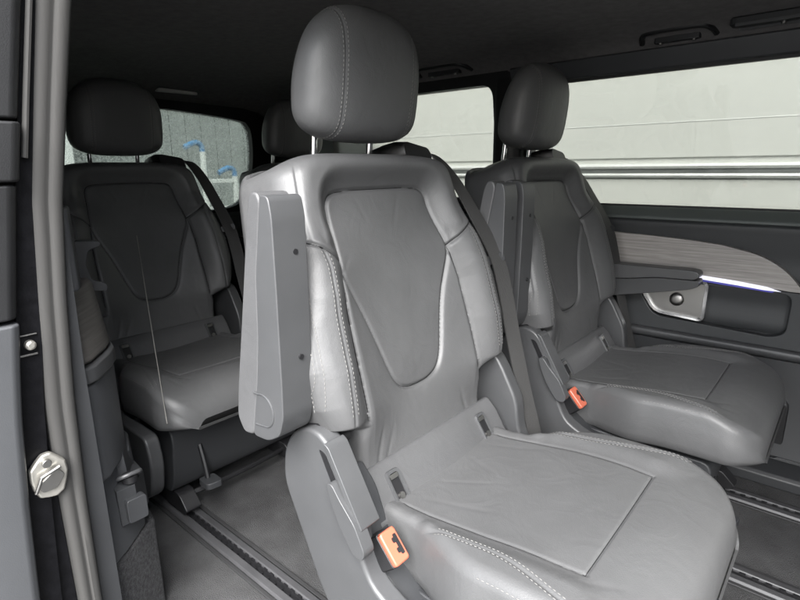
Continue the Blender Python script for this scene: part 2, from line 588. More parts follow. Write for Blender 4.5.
def cushZ(x, u):
    au = np.abs(u)
    z = .366 + .027 * sst(0, .30, x) + .004 * x
    q = au - cush_ub(x)
    fade = 1 - sst(.335, .405, x + .4 * np.clip(au - .2, -.1, .06) * -1)
    z = z + fade * .012 * sst(0, .045, q) - .006 * (1 - np.clip(au / .16, 0, 1) ** 2) * (1 - sst(.25, .4, x))
    # front panel puffed
    z = z + .001 * sst(.342, .375, x)
    g = .0022 * np.exp(-(q / .0032) ** 2) * (1 - sst(.340, .350, x)) * sst(.02, .05, x)
    g += .0022 * np.exp(-((x - .342) / .0026) ** 2) * (q < 0)
    k = cush_seam(x)
    g += .0026 * np.exp(-((au - k) / .0026) ** 2) * (1 - sst(.37, .39, x)) * sst(.03, .05, x)
    z = z - g
    z = z + .0010 * vnoise(u, x, 8) + .0018 * vnoise(u * .9, x * 1.6, 12) * np.exp(-(x / .09) ** 2)
    # bolster pulls
    z = z + fade * .0014 * np.sin(x * 150 + 20 * au) * np.exp(-((q - .03) / .02) ** 2) * np.exp(-((x - .10) / .05) ** 2)
    for (uc, x0, x1, k, am) in ((-.06, .03, .15, .5, .0012), (.05, .03, .13, -.4, .0011), (.11, .04, .16, .25, .0010), (-.12, .05, .2, .2, .0010), (-.17, .34, .41, .6, .0018), (-.19, .35, .42, .3, .0014)):
        z = z - .5 * am * np.exp(-((u - uc - k * (x - x0)) / .006) ** 2) * sst(x0 - .01, x0 + .03, x) * (1 - sst(x1 - .05, x1, x))
    # front waterfall
    t = np.clip((x - .340) / (CXF - .340), 0, 1)
    z = z - .085 * (1 - np.sqrt(np.maximum(0, 1 - t ** 2.9)))
    e = cush_W(x) - au
    Rs = .024
    c = np.clip(1 - e / Rs, 0, 1)
    return z - Rs * (1 - np.sqrt(np.maximum(0, 1 - c * c)))

def make_cushion():
    Na = 220
    a = np.linspace(-1, 1, Na); a = np.sign(a) * (1 - (1 - np.abs(a)) ** 1.2)
    xs = np.concatenate([np.linspace(CXB, .31, 110), np.linspace(.313, .358, 34), .36 + (CXF - .36) * np.sin(np.linspace(.04, 1, 40) * math.pi / 2)])
    xs[-1] = CXF - 1e-4
    rings = []
    for x in xs:
        w = float(cush_W(x)); u = a * w
        z = cushZ(np.full(Na, x), u)
        top = [(x, uu, zz) for uu, zz in zip(u, z)]
        zb = .262 + .028 * float(sst(.05, .32, x)) + .010 * float(sst(.4, .47, x))
        side = []
        for t in (.2, .45, .7, .9):
            bul = .006 * math.sin(t * math.pi)
            side.append((x + .004 * math.sin(t * 3.1) * float(sst(.40, .47, x)), w + bul, z[-1] * (1 - t) + zb * t))
        bot = [(x - .03 * float(sst(.4, .47, x)), w * .95 * k, zb) for k in np.linspace(1, -1, 12)]
        side2 = [(p[0], -p[1], p[2] if True else 0) for p in side[::-1]]
        rings.append(top + side + bot + side2)
    return loft(rings, True)

def cush_stitch(sg, off):
    if off is None:
        x = np.linspace(.235, .37, 50)
        u = cush_W(x) - .004
        P = np.stack([x, sg * (u + .0006), cushZ(x, u) + .0004], 1)
        return dashes(P, np.tile([0, sg * .8, .6], (50, 1)))
    x = np.linspace(.135, .385, 70)
    u = cush_seam(x) + off
    P = np.stack([x, sg * u, cushZ(x, u) + .0006], 1)
    return dashes(P, np.tile([0, sg * .2, 1.], (70, 1)))

def cush_seam_cross():
    u = np.linspace(-.147, .147, 60); x = np.full(60, .342)
    return seam_line(np.stack([x, u, cushZ(x, u)], 1), np.tile([0, 0, 1.], (60, 1)))
def cush_seam_side(sg):
    x = np.linspace(.035, .342, 70); u = cush_ub(x)
    return seam_line(np.stack([x, sg * u, cushZ(x, u)], 1), np.tile([0, 0, 1.], (70, 1)), .0006)

# headrest: side profile (x,z) lofted across
HP = [(-.268, 1.010), (-.262, .982), (-.236, .962), (-.190, .959), (-.160, .978), (-.146, 1.020), (-.139, 1.070), (-.136, 1.115),
      (-.141, 1.158), (-.160, 1.186), (-.186, 1.194), (-.212, 1.180), (-.240, 1.130), (-.260, 1.070)]
HP = [(a + .011, b if b < 1.1 else 1.1 + (b - 1.1) * .90) for a, b in HP]
HPS = np.array(smooth_poly(HP, 8))
HC = np.array([-.196, 1.075])
HC2 = np.array([-.196, 1.045])
HU = .141
def head_ring(u, k):
    # the upper corners round off more than the lower ones
    kz = np.where(HPS[:, 1] > 1.045, k, k ** .6)
    P = np.stack([HC2[0] + (HPS[:, 0] - HC2[0]) * k, HC2[1] + (HPS[:, 1] - HC2[1]) * kz], 1)
    return P
def head_k(u):
    t = min(1., abs(u) / HU)
    return max(.02, (1 - t ** 2.75) ** (1 / 2.75))
SEAM_U = .0885
def make_headrest():
    ts = np.concatenate([np.linspace(0, .57, 14), np.linspace(.585, .67, 18), 1 - .32 * (1 - np.linspace(.05, 1, 22)) ** 2])
    us = HU * ts
    us = list(-us[::-1][:-1]) + list(us)
    rings = []
    for u in us:
        k = head_k(u)
        g = .010 * math.exp(-((abs(u) - SEAM_U) / .0022) ** 2) + .004 * math.exp(-((k - .56) / .012) ** 2)
        rings.append([(p[0], u, p[1]) for p in head_ring(u, k - g)])
    return loft(rings, True)
def head_stitch(sg, uu):
    k = head_k(uu)
    P = head_ring(uu, k + .006)
    P = np.vstack([P, P[:1]])
    d = P - HC2; nn = np.stack([d[:, 0], np.full(len(d), sg * .05), d[:, 1]], 1)
    return dashes(np.stack([P[:, 0], np.full(len(P), sg * uu), P[:, 1]], 1), nn)

def belt_strip(path, across, w=.047, th=.0016):
    """ribbon: path of centres, across = width direction per point"""
    rings = []
    P = np.array(path, float); A = np.array(across, float)
    for i in range(len(P)):
        t = P[min(i + 1, len(P) - 1)] - P[max(i - 1, 0)]; t /= np.linalg.norm(t)
        a = A[i] - t * (A[i] @ t); a /= np.linalg.norm(a)
        nn = np.cross(t, a)
        rings.append([P[i] + a * w / 2 + nn * th, P[i] - a * w / 2 + nn * th, P[i] - a * w / 2 - nn * th, P[i] + a * w / 2 - nn * th])
    return loft(rings, True)

MC = {}
def cached(key, fn, mat, ang=35, bev=0, seg=2):
    """mesh data made once, shared by every seat"""
    if key not in MC:
        me = mesh_of(*fn(), name=key); sharp_smooth(me, ang)
        me.materials.append(MATS[mat]); MC[key] = (me, bev, seg)
    return MC[key]
def part(name, key, fn, mat, parent, ang=35, bev=0, seg=2):
    me, b, s = cached(key, fn, mat, ang, bev, seg)
    o = link(name, me, None, parent)
    bevelled(o, b, s)
    return o

# folded-up armrest, frame at the pivot: local x = thickness to the front, z = along the arm
def arm_outline():
    pad = [(-.050, -.045), (-.022, -.040), (-.014, .0), (.000, .06), (.010, .13), (.016, .22), (.036, .322), (.030, .337), (.014, .337), (.006, .320), (-.020, .20), (-.058, .03), (-.066, -.02)]
    hard = [(-.0215, -.0395), (.016, -.037), (.046, -.020), (.058, .012), (.060, .06), (.062, .20), (.062, .305), (.056, .333), (.0375, .333), (.0365, .321), (.0165, .22), (.0105, .13), (.0005, .06), (-.0135, .0)]
    return pad, hard
def arm_pad():
    pad, _ = arm_outline()
    return prism(round_poly(pad, .010, 4), 1, -.0275, .0275)
def arm_hard():
    _, hard = arm_outline()
    return prism(round_poly(hard, .010, 4), 1, -.029, .029)
def arm_screw(z):
    return cyl((.0600, 0.008, z), (.0632, .008, z), .0040, 14)
def arm_ring():
    pts = []
    for t in np.linspace(-70, 110, 18):
        pts.append((.010 + .026 * math.cos(R_(t)), -.0294, .012 + .026 * math.sin(R_(t))))
    pts = [(-.012, -.0294, -.016)] + pts + [(-.012, -.0294, .036)]
    return tube(pts, .0013, 6)

def make_armrest(seat, y, down=False, tilt=0.):
    a = empty('armrest', (-.108, y, .545)); a.parent = seat
    if down: a.rotation_euler = (0, R_(77), 0); a.location = (-.115, y, .545)
    else: a.rotation_euler = (0, R_(tilt), 0)
    part('arm_pad', 'arm_pad', arm_pad, 'leather_smooth', a, bev=.008, seg=3)
    part('arm_shell', 'arm_shell', arm_hard, 'plastic', a, bev=.008, seg=3)
    for z in (.100, .255): part('screw_cap', 'screw_cap%g' % z, lambda z=z: arm_screw(z), 'plastic_black', a)
    part('pivot_ring', 'pivot_ring', arm_ring, 'plastic', a)
    return a

SIDE_OUT = [(-.135, .40), (-.128, .462), (-.098, .505), (-.055, .522), (-.022, .510), (-.004, .485), (.036, .412), (.042, .350), (.068, .298), (.125, .272),
            (.20, .274), (.375, .272), (.392, .20), (.375, .115), (.33, .080), (.10, .080), (.02, .125), (-.055, .235)]
def side_cover_r():
    return prism(round_poly(SIDE_OUT, .022, 4), 1, -.268, -.232)
def side_cover_l():
    return prism(round_poly(SIDE_OUT, .022, 4), 1, .232, .268)
def side_inner():
    # fairing between the side cover and the cushion, carries the buckle
    pts = [(-.03, .445), (.005, .410), (.030, .350), (.055, .300), (.10, .268), (.20, .255), (.20, .20), (-.03, .20)]
    return prism(round_poly(pts, .012, 3), 1, -.231, -.186)
def lever_slot():
    pts = [(-.036, .492), (-.022, .488), (.030, .398), (.016, .396)]
    return prism(round_poly(pts, .004, 3), 1, -.2695, -.262)
def lever():
    # recline lever lying along the upper edge of the side cover
    pts = [(-.006, .452), (.006, .455), (.022, .435), (.052, .405), (.072, .366), (.066, .352), (.048, .352), (.020, .388), (.008, .412), (.000, .430)]
    return prism(round_poly(pts, .008, 4), 1, -.284, -.262)
def side_rib():
    pts = [(-.018, .512), (-.006, .506), (.060, .395), (.050, .386)]
    return prism(round_poly(pts, .004, 3), 1, -.276, -.236)

def lower_panel():
    # strip between backrest and cushion with the child seat anchors
    prof = [(-.052, .372), (-.034, .414), (-.022, .418), (.000, .398), (.034, .345), (.030, .325), (-.02, .325)]
    v, f = prism(round_poly(prof, .008, 4), 1, -.205, .205)
    return v, f
PN = np.array([.80, 0, .60]); PT = np.array([-.55, 0, .84]); PT /= np.linalg.norm(PT); PN = np.array([PT[2], 0, -PT[0]])
def on_panel(c, u, t, n): return np.array(c) + np.array([0, u, 0]) + PT * t + PN * n
def pocket(y):
    c = (.0100, y, .3795)
    o = rrect(-.0165, .0165, -.031, .031, .010, 6); i = rrect(-.0115, .0115, -.025, .025, .007, 6)
    rings = [[on_panel(c, a, b, -.004) for a, b in o], [on_panel(c, a, b, .0045) for a, b in o],
             [on_panel(c, a * .96, b * .97, .0062) for a, b in o],
             [on_panel(c, a, b, .0058) for a, b in i], [on_panel(c, a, b, .0012) for a, b in i]]
    return loft(rings, True)
def pocket_dark(y):
    c = (.0100, y, .3795)
    i = rrect(-.0112, .0112, -.0247, .0247, .007, 6)
    return loft([[on_panel(c, a, b, .0016) for a, b in i], [on_panel(c, a, b, .0024) for a, b in i]], True)
def pocket_plate(y, lo, hi):
    c = (.0100, y, .3795)
    o = rrect(-.0098, .0098, lo, hi, .002, 3)
    return loft([[on_panel(c, a, b, .0022) for a, b in o], [on_panel(c, a, b, .0055) for a, b in o]], True)
def pocket_bolt(y):
    c = (.0100, y, .3795)
    return cyl(on_panel(c, 0, -.0150, .002), on_panel(c, 0, -.0150, .0066), .0058, 14)

def base_panel():
    # moulded panel below the cushion, down to the rails
    prof = [(-.02, .268), (.375, .268), (.385, .235), (.365, .120), (.345, .075), (.02, .075), (-.02, .2)]
    return prism(round_poly(prof, .02, 4), 1, -.205, .205)
def foot(y):
    return merge([prism(round_poly([(-.05, .074), (.36, .074), (.40, .035), (.38, .022), (-.03, .022)], .01, 3), 1, y - .022, y + .022)])
def slide_bar():
    return merge([tube(round_poly3([(.27, -.165, .050), (.345, -.150, .050), (.345, .150, .050), (.27, .165, .050)]), .0085, 10)])
def round_poly3(pts): return smooth_poly(pts, 6, closed=False)
def slide_handle():
    return prism(round_poly([(.385, -.150), (.435, -.152), (.442, -.108), (.39, -.106)], .012, 4), 2, .092, .110)
def slide_stem():
    return tube([(.375, -.130, .20), (.392, -.130, .150), (.402, -.130, .105)], .007, 8)

def belt_guide():
    P = []
    prof = rrect(-.060, .060, -.020, .026, .018, 6)
    rings = []
    for t, k in ((-.112, .82), (-.100, .98), (-.070, 1.0), (-.040, .95), (-.018, .72)):
        rings.append([B0 + np.array([0, .168 + a * k, 0]) + (.580 + b * k - .35 * max(0, a * k)) * BT + t * BN for a, b in prof])
    return loft(rings, True)

BELT_PTS = [(-0.235, 0.205, 0.95), (-0.196, 0.232, 0.938), (-0.154, 0.25, 0.89), (-0.113, 0.262, 0.825), (-0.056, 0.28, 0.722), (-0.034, 0.288, 0.644), (-0.012, 0.292, 0.542), (0.02, 0.297, 0.414), (0.048, 0.3, 0.317), (0.068, 0.3, 0.22)]
def belt_path():
    pts = BELT_PTS
    P = smooth_poly(pts, 5, closed=False)
    across = []
    for p in P:
        k = float(np.interp(p[2], [.24, .5, .75, .9, .95], [.30, .30, .25, .10, 0.]))
        across.append(np.array([k * .95, 1 - k * .55, -.25 * (1 - k)]))
    return P, across
def belt_mesh():
    P, A = belt_path(); return belt_strip(P, A, .041)
def tongue_black():
    c = np.array([-.064, .281, .712])
    t = np.array([.28, .1, -.95]); t /= np.linalg.norm(t); a = np.array([.55, .8, .1]); a -= t * (a @ t); a /= np.linalg.norm(a); n = np.cross(t, a)
    if n[0] < 0: n = -n
    o = rrect(-.027, .027, -.010, .011, .007, 4)
    rings = [[c + a * p + t * q + n * h for p, q in o] for h in (-.004, .007)]
    return loft(rings, True)
def tongue_metal():
    c = np.array([-.064, .281, .712])
    t = np.array([.28, .1, -.95]); t /= np.linalg.norm(t); a = np.array([.55, .8, .1]); a -= t * (a @ t); a /= np.linalg.norm(a); n = np.cross(t, a)
    if n[0] < 0: n = -n
    o = rrect(-.003, .020, .010, .048, .003, 4)
    return loft([[c + a * p + t * q + n * h for p, q in o] for h in (.0015, .0040)], True)

BUC = np.array([.060, -.226, .334])
_bt = np.array([.74, -.08, .66]); _bt /= np.linalg.norm(_bt)
_ba = np.array([.66, .0, -.74]); _ba -= _bt * (_ba @ _bt); _ba /= np.linalg.norm(_ba)
_bn = np.cross(_bt, _ba)
def bk(p, q, r): return BUC + _ba * p + _bt * q + _bn * r
def buckle():
    o = rrect(-.028, .028, -.016, .016, .006, 4)
    return loft([[bk(p, -.062, r * .8) for p, r in o], [bk(p, -.05, r) for p, r in o], [bk(p, .020, r) for p, r in o]], True)
def buckle_button():
    o = rrect(-.0265, .0265, -.0150, .0150, .005, 4)
    return loft([[bk(p, .0202, r) for p, r in o], [bk(p, .028, r) for p, r in o], [bk(p * .92, .0300, r * .88) for p, r in o]], True)
def buckle_slot():
    o = rrect(-.016, .016, .004, .0105, .002, 3)
    return merge([loft([[bk(p, .0295, r) for p, r in o], [bk(p, .0306, r) for p, r in o]], True)] +
                 [loft([[bk(p + s, .0298, r) for p, r in rrect(-.004, .004, -.0005, .0065, .002, 3)], [bk(p + s, .0309, r) for p, r in rrect(-.004, .004, -.0005, .0065, .002, 3)]], True) for s in (-.008, .008)])

def hinge():
    return merge([cyl((-.075, -.252, .50), (-.075, -.205, .50), .030, 24), cyl((-.050, -.229, .518), (-.050, -.200, .518), .014, 14),
                  cyl((-.045, -.230, .488), (-.045, -.20, .488), .010, 14)])

def make_seat(loc, label, right_arm='up', left_arm='up'):
    s = empty('passenger_seat', loc, label, 'car seat', 'leather seats inside the van')
    b = part('backrest', 'backrest', make_backrest, 'leather', s, ang=70)
    for sg in (-1, 1):
        for off in (.0475, .0595, .092, .101):
            part('stitching', 'back_stitch%d%g' % (sg, off), lambda sg=sg, off=off: back_stitch(sg, off), 'thread', b)
    part('seam', 'bs_ins', back_seam_insert, 'seam', b)
    for sg in (-1, 1):
        part('seam', 'bs_side%d' % sg, lambda sg=sg: back_seam_side(sg), 'seam', b)
        part('seam', 'bs_top%d' % sg, lambda sg=sg: back_seam_top(sg), 'seam', b)
    c = part('seat_cushion', 'seat_cushion', make_cushion, 'leather', s, ang=75)
    for sg in (-1, 1):
        for off in (-.006, .005, None):
            part('stitching', 'cush_stitch%d%s' % (sg, off), lambda sg=sg, off=off: cush_stitch(sg, off), 'thread', c)
    part('seam', 'cs_cross', cush_seam_cross, 'seam', c)
    for sg in (-1, 1):
        part('seam', 'cs_side%d' % sg, lambda sg=sg: cush_seam_side(sg), 'seam', c)
    h = part('headrest', 'headrest', make_headrest, 'leather', s, ang=80)
    for sg in (-1, 1):
        for uu in (.0840, .0930):
            part('stitching', 'head_stitch%d%g' % (sg, uu), lambda sg=sg, uu=uu: head_stitch(sg, uu), 'thread', h)
    for i, y in enumerate((-.074, .074)):
        part('post', 'post%d' % i, lambda y=y: cyl((-.247, y, .90), (-.238, y, .985), .0068, 14), 'chrome', h)
    l = part('lower_panel', 'lower_panel', lower_panel, 'leather_smooth', s, bev=.003)
    for i, y in enumerate((-.14, .14)):
        k = part('anchor_pocket', 'pocket%d' % i, lambda y=y: pocket(y), 'plastic', l)
        part('pocket_inside', 'pockd%d' % i, lambda y=y: pocket_dark(y), 'plastic_black', l)
        part('anchor_plate', 'pockm%d' % i, lambda y=y: pocket_plate(y, .0155, .0235), 'satin', l)
        part('anchor_bolt', 'pockb%d' % i, lambda y=y: pocket_bolt(y), 'satin', l)
    sc = part('side_cover', 'side_r', side_cover_r, 'plastic', s, bev=.007, seg=3)
    part('lever_slot', 'lever_slot', lever_slot, 'plastic_black', sc)
    part('recline_lever', 'lever', lever, 'plastic', sc, bev=.005, seg=3)
    part('edge_rib', 'rib', side_rib, 'plastic', sc, bev=.003)
    part('inner_fairing', 'fair', side_inner, 'plastic_dark', sc, bev=.004)
    part('side_cover', 'side_l', side_cover_l, 'plastic', s, bev=.007, seg=3)
    part('hinge', 'hinge', hinge, 'plastic_black', s)
    part('seat_base', 'seat_base', base_panel, 'plastic_dark', s, bev=.006)
    for i, y in enumerate((-.174, .174)):
        part('foot', 'foot%d' % i, lambda y=y: foot(y), 'plastic_black', s, bev=.003)
    part('slide_bar', 'slide_bar', slide_bar, 'plastic_black', s)
    sh = part('slide_handle', 'slide_handle', slide_handle, 'plastic_dark', s, bev=.004)
    part('stem', 'stem', slide_stem, 'plastic_black', sh)
    part('belt_guide', 'belt_guide', belt_guide, 'plastic_black', s)
    bl = part('seat_belt', 'seat_belt', belt_mesh, 'belt', s)
    part('tongue_grip', 'tongue_grip', tongue_black, 'plastic_dark', bl, bev=.002)
    part('tongue', 'tongue', tongue_metal, 'satin', bl)
    bu = part('buckle', 'buckle', buckle, 'plastic_black', s, bev=.002)
    part('release_button', 'release_button', buckle_button, 'red_button', bu, bev=.0015)
    part('tongue_slot', 'tongue_slot', buckle_slot, 'plastic_black', bu)
    if right_arm: make_armrest(s, -.2925, right_arm == 'down')
    if left_arm: make_armrest(s, .300 if left_arm == 'down' else .322, left_arm == 'down')
    return s

make_seat((0, 0, 0), 'large grey leather seat nearest the open door, armrest folded up beside it')
make_seat((0, .70, 0), 'dark leather seat beside the far window, with its left armrest lowered', 'up', 'down')
make_seat((-1.082, .008, 0), 'dark leather seat in the back row beside the cup holder trim', None, None)
make_seat((-1.082, .708, 0), 'mostly hidden back row seat behind the large grey seat, headrest showing', None, None)

# ---------------------------------------------------------------- cabin floor and rails
fl = obj('floor', box(-2.0, 1.7, -.50, 1.20, -.06, 0.), 'carpet', None)
struct(fl)
def rail(y, label):
    r = empty('floor_rail', (0, y, 0), label, 'rail', 'seat rails in the cabin floor')
    x0, x1 = -1.85, 1.5
    for q in (1, -1):
        obj('rail_strip', prism([(q * a, b) for a, b in ((-.030, .0005), (-.030, .004), (-.026, .010), (-.011, .011), (-.0085, .008), (-.0085, .0005))], 0, x0, x1), 'rail_metal', r, .0015)
        obj('edge_trim', box(x0, x1, min(q * .0315, q * .041), max(q * .0315, q * .041), .0005, .0055), 'rubber', r, .0015)
    sl = []
    sl.append(box(x0, x1, -.0083, .0083, .0005, .0035))
    t = x0 + .01
    while t < x1:
        sl.append(box(t, t + .012, -.0086, -.0045, .0036, .0085)); sl.append(box(t, t + .012, .0045, .0086, .0036, .0085))
        t += .025
    obj('slot', merge(sl), 'plastic_black', r)
    return r
rail(-.165, 'seat rail in the grey carpet nearest the open door, under the large grey seat')
rail(.525, 'seat rail in the floor on the near side of the seat by the far window')
rail(.873, 'seat rail in the floor next to the far sliding door')

# ---------------------------------------------------------------- far sliding door (van's left side)
def ring_wall(outer, inner, place, th):
    """flat wall with a hole: outer rect (a0,a1,b0,b1), inner loop (a,b); place(a,b,h) -> xyz"""
    a0, a1, b0, b1 = outer
    I = np.array(inner); c = I.mean(0)
    O = []
    for p in I:
        d = p - c
        k = min((a1 - c[0]) / d[0] if d[0] > 1e-9 else 9e9, (a0 - c[0]) / d[0] if d[0] < -1e-9 else 9e9,
                (b1 - c[1]) / d[1] if d[1] > 1e-9 else 9e9, (b0 - c[1]) / d[1] if d[1] < -1e-9 else 9e9)
        O.append(c + d * k)
    # make sure the corners are there
    for corner in ((a0, b0), (a1, b0), (a1, b1), (a0, b1)):
        j = int(np.argmin([np.linalg.norm(np.array(corner) - o) for o in O])); O[j] = np.array(corner)
    n = len(I)
    rings = [[place(o[0], o[1], 0) for o in O], [place(p[0], p[1], 0) for p in I], [place(p[0], p[1], th) for p in I], [place(o[0], o[1], th) for o in O]]
    V = [q for r in rings for q in r]; F = []
    for i in range(4):
        j = (i + 1) % 4
        for k in range(n):
            F.append((i * n + k, i * n + (k + 1) % n, j * n + (k + 1) % n, j * n + k))
    return V, F

def wall_y(z):  # tumblehome of the side
    return float(np.interp(z, [0, .775, 1.30], [1.150, 1.150, 1.068]))

dr = empty('sliding_door', (0, 1.15, 0), 'closed sliding door at the far side with large window, wood inlay and satin handle', 'car door')
dr_off = Vector((0, -1.15, 0))
def dpart(name, vf, mat, parent=dr, bevel=0., seg=2, ang=35):
    v = [(p[0], p[1] - 1.15, p[2]) for p in vf[0]]
    return obj(name, (v, vf[1]), mat, parent, bevel, seg, True, ang)

win = rrect(-.42, 1.10, .778, 1.193, .05, 8)
dpart('window_frame', ring_wall((-.48, 1.35, .735, 1.235), win, lambda a, b, h: (a, wall_y(b) + .004 + h, b), .05), 'plastic_black')
gv = [(p[0], wall_y(p[1]) + .022, p[1]) for p in rrect(-.43, 1.11, .770, 1.20, .04, 6)]
gv2 = [(p[0], p[1] + .004, p[2]) for p in gv]
dpart('window_glass', loft([gv, gv2], True), 'glass_side', ang=20)
dpart('window_seal', ring_wall((-.433, 1.113, .769, 1.203), rrect(-.412, 1.09, .786, 1.187, .045, 8), lambda a, b, h: (a, wall_y(b) - .002 + h, b), .004), 'rubber')
# window sill: sloping ledge below the glass
dpart('window_sill', prism([(1.142, .781), (1.128, .778), (1.100, .752), (1.098, .742), (1.150, .742)], 0, -.47, 1.34), 'sill', bevel=.004)
# upper trim, bulging towards the cabin
dpart('upper_trim', prism(smooth_poly([(1.165, .741), (1.100, .741), (1.098, .705), (1.108, .640), (1.112, .570), (1.165, .560)], 4), 0, -.47, 1.33), 'trim_soft', bevel=.003)
# wood inlay: long curved panel
wpts = [(-.46, .706), (-.09, .697), (.10, .690), (.225, .681), (.29, .670), (.355, .652), (.41, .620), (.45, .578), (.458, .560)]
wtop = smooth_poly(wpts, 5, closed=False)
wlow = [(.430, .560), (.30, .571), (.158, .582), (-.08, .589), (-.46, .596)]
dpart('wood_inlay', prism([tuple(p) for p in wtop] + wlow, 1, 1.080, 1.111), 'wood', bevel=.003)
# light strip under the inlay
lp = [(.130, .586), (.30, .5755), (.375, .568), (.412, .558), (.37, .558), (.30, .5635), (.130, .574)]
dpart('light_strip', prism(round_poly(lp, .003, 3), 1, 1.076, 1.0795), 'led', bevel=.001)
lp2 = [(.130, .573), (.30, .5625), (.395, .556), (.39, .552), (.30, .557), (.130, .567)]
dpart('light_strip', prism(lp2, 1, 1.0775, 1.0815), 'led_blue', bevel=.001)
# middle panel with the storage pocket cut out
pk = rrect(.215, .437, .424, .550, .035, 8)
dpart('door_panel', ring_wall((-.47, 1.33, .385, .557), round_poly([(.020, .515), (.075, .430), (.400, .416), (.434, .432), (.437, .549), (.02, .549)], [.01, .03, .03, .03, .03, .01], 8),
      lambda a, b, h: (a, 1.094 + h, b), .03), 'trim_soft', bevel=.004)
dpart('storage_pocket', merge([prism(rrect(.010, .445, .405, .556, .03, 6), 1, 1.138, 1.146)]), 'plastic_dark')
dpart('pocket_lining', prism(smooth_poly([(1.137, .424), (1.137, .548), (1.118, .548), (1.126, .50), (1.122, .44)], 4), 0, .2155, .4365), 'trim_soft', bevel=.004)
# handle
hb = round_poly([(.030, .505), (.045, .512), (.215, .566), (.228, .556), (.226, .436), (.215, .428), (.090, .440), (.070, .450)], [.01, .01, .012, .012, .015, .015, .02, .02], 6)
hb = round_poly([(.026, .512), (.074, .440), (.226, .430), (.228, .562), (.10, .562)], [.012, .03, .022, .02, .02], 8)
I = np.array(hb); cc = I.mean(0)
rings = []
for k, y in ((1.0, 1.110), (1.0, 1.0925), (.985, 1.0895), (.90, 1.0905), (.885, 1.097), (.885, 1.110)):
    rings.append([(cc[0] + (p[0] - cc[0]) * (k if k > .95 else k * .99 + .0), y, cc[1] + (p[1] - cc[1]) * k) for p in I])
hn = dpart('door_handle', loft(rings, True), 'chrome', bevel=0, ang=25)
def hsub(name, vf, mat, bevel=0.):
    v = [(p[0], p[1] - 1.15, p[2]) for p in vf[0]]
    return obj(name, (v, vf[1]), mat, hn, bevel)
hsub('handle_plate', prism([tuple(cc + (p - cc) * .888) for p in I], 1, 1.0995, 1.1035), 'satin')
hsub('handle_knob', merge([tube([(.140, 1.099, .492), (.140, 1.092, .492), (.140, 1.088, .492), (.140, 1.086, .492)], [.022, .0215, .017, .009], 28)]), 'satin', .003)
# ridge and lower panel
dpart('trim_ridge', prism(smooth_poly([(1.150, .386), (1.090, .385), (1.078, .376), (1.082, .360), (1.105, .350), (1.15, .350)], 4), 0, -.47, 1.33), 'plastic', bevel=.002)
dpart('lower_panel', prism([(1.160, .349), (1.108, .349), (1.100, .20), (1.075, .055), (1.16, .055)], 0, -.47, 1.33), 'plastic_dark', bevel=.004)
gl = dpart('speaker_grille', prism(rrect(.335, .475, .045, .235, .025, 6), 1, 1.082, 1.097), 'plastic_black', bevel=.004)
# step sill along the floor
sill_o = obj('door_sill', prism([(.985, .0005), (.985, .030), (.995, .040), (1.035, .046), (1.074, .050), (1.074, .0005)], 0, -.55, 1.5), 'plastic_dark', None, .004)
tag(sill_o, 'dark plastic sill strip along the foot of the far sliding door', 'sill')

# ---------------------------------------------------------------- rear left side with quarter window
qp = empty('side_panel', (-1.2, 1.15, 0), 'dark rear side panel with quarter window behind the far seats', 'side panel')
def qpart(name, vf, mat, bevel=0., seg=2, ang=35):
    v = [(p[0] + 1.2, p[1] - 1.15, p[2]) for p in vf[0]]
    return obj(name, (v, vf[1]), mat, qp, bevel, seg, True, ang)
qwin = rrect(-1.45, -.548, .79, 1.207, .05, 8)
def qy(z): return wall_y(z) - .025
qpart('window_frame', ring_wall((-2.0, -.482, .735, 1.28), qwin, lambda a, b, h: (a, qy(b) + h, b), .05), 'plastic_black')
gv = [(p[0], qy(p[1]) + .03, p[1]) for p in rrect(-1.46, -.54, .78, 1.215, .04, 6)]
qpart('window_glass', loft([gv, [(p[0], p[1] + .004, p[2]) for p in gv]], True), 'glass_side', ang=20)
qpart('lower_trim', prism([(1.16, .734), (1.115, .734), (1.09, .70), (1.09, .42), (1.05, .38), (1.03, .0), (1.16, .0)], 0, -1.99, -.483), 'trim_soft', .006)
qpart('pillar_trim', prism(round_poly([(-.548, 1.075), (-.53, 1.055), (-.47, 1.055), (-.43, 1.078), (-.43, 1.12), (-.548, 1.12)], .01, 3), 2, .742, 1.262), 'plastic_black', .004)

# ---------------------------------------------------------------- tailgate with rear window
tg = empty('tailgate', (-1.97, .35, 0), 'tailgate with wet rear window at the back of the cabin', 'tailgate')
def tpart(name, vf, mat, bevel=0., ang=35):
    v = [(p[0] + 1.97, p[1] - .35, p[2]) for p in vf[0]]
    return obj(name, (v, vf[1]), mat, tg, bevel, 2, True, ang)
def tx(z): return float(np.interp(z, [0, .7, 1.3], [-2.00, -2.00, -1.90]))
twin = smooth_poly([(-.24, .72), (.35, .700), (.78, .712), (.905, .745), (.955, .82), (.972, .95), (.962, 1.08), (.935, 1.135), (.88, 1.156), (.62, 1.178), (.35, 1.186), (-.1, 1.178), (-.2, 1.15), (-.25, 1.07), (-.27, .9), (-.27, .76)], 5)
tpart('window_frame', ring_wall((-.52, 1.18, .56, 1.30), twin, lambda a, b, h: (tx(b) - h, a, b), .05), 'plastic_black')
ti = np.array(twin); tcn = ti.mean(0)
g1 = [(tx(p[1]) - .03, p[0], p[1]) for p in (tcn + (ti - tcn) * 1.02)]
tpart('window_glass', loft([g1, [(p[0] - .004, p[1], p[2]) for p in g1]], True), 'glass_rear', ang=20)
tpart('lower_trim', prism([(-2.06, .0), (-1.95, .0), (-1.95, .52), (-1.985, .56), (-2.06, .56)], 1, -.50, 1.16), 'trim_soft', .01)
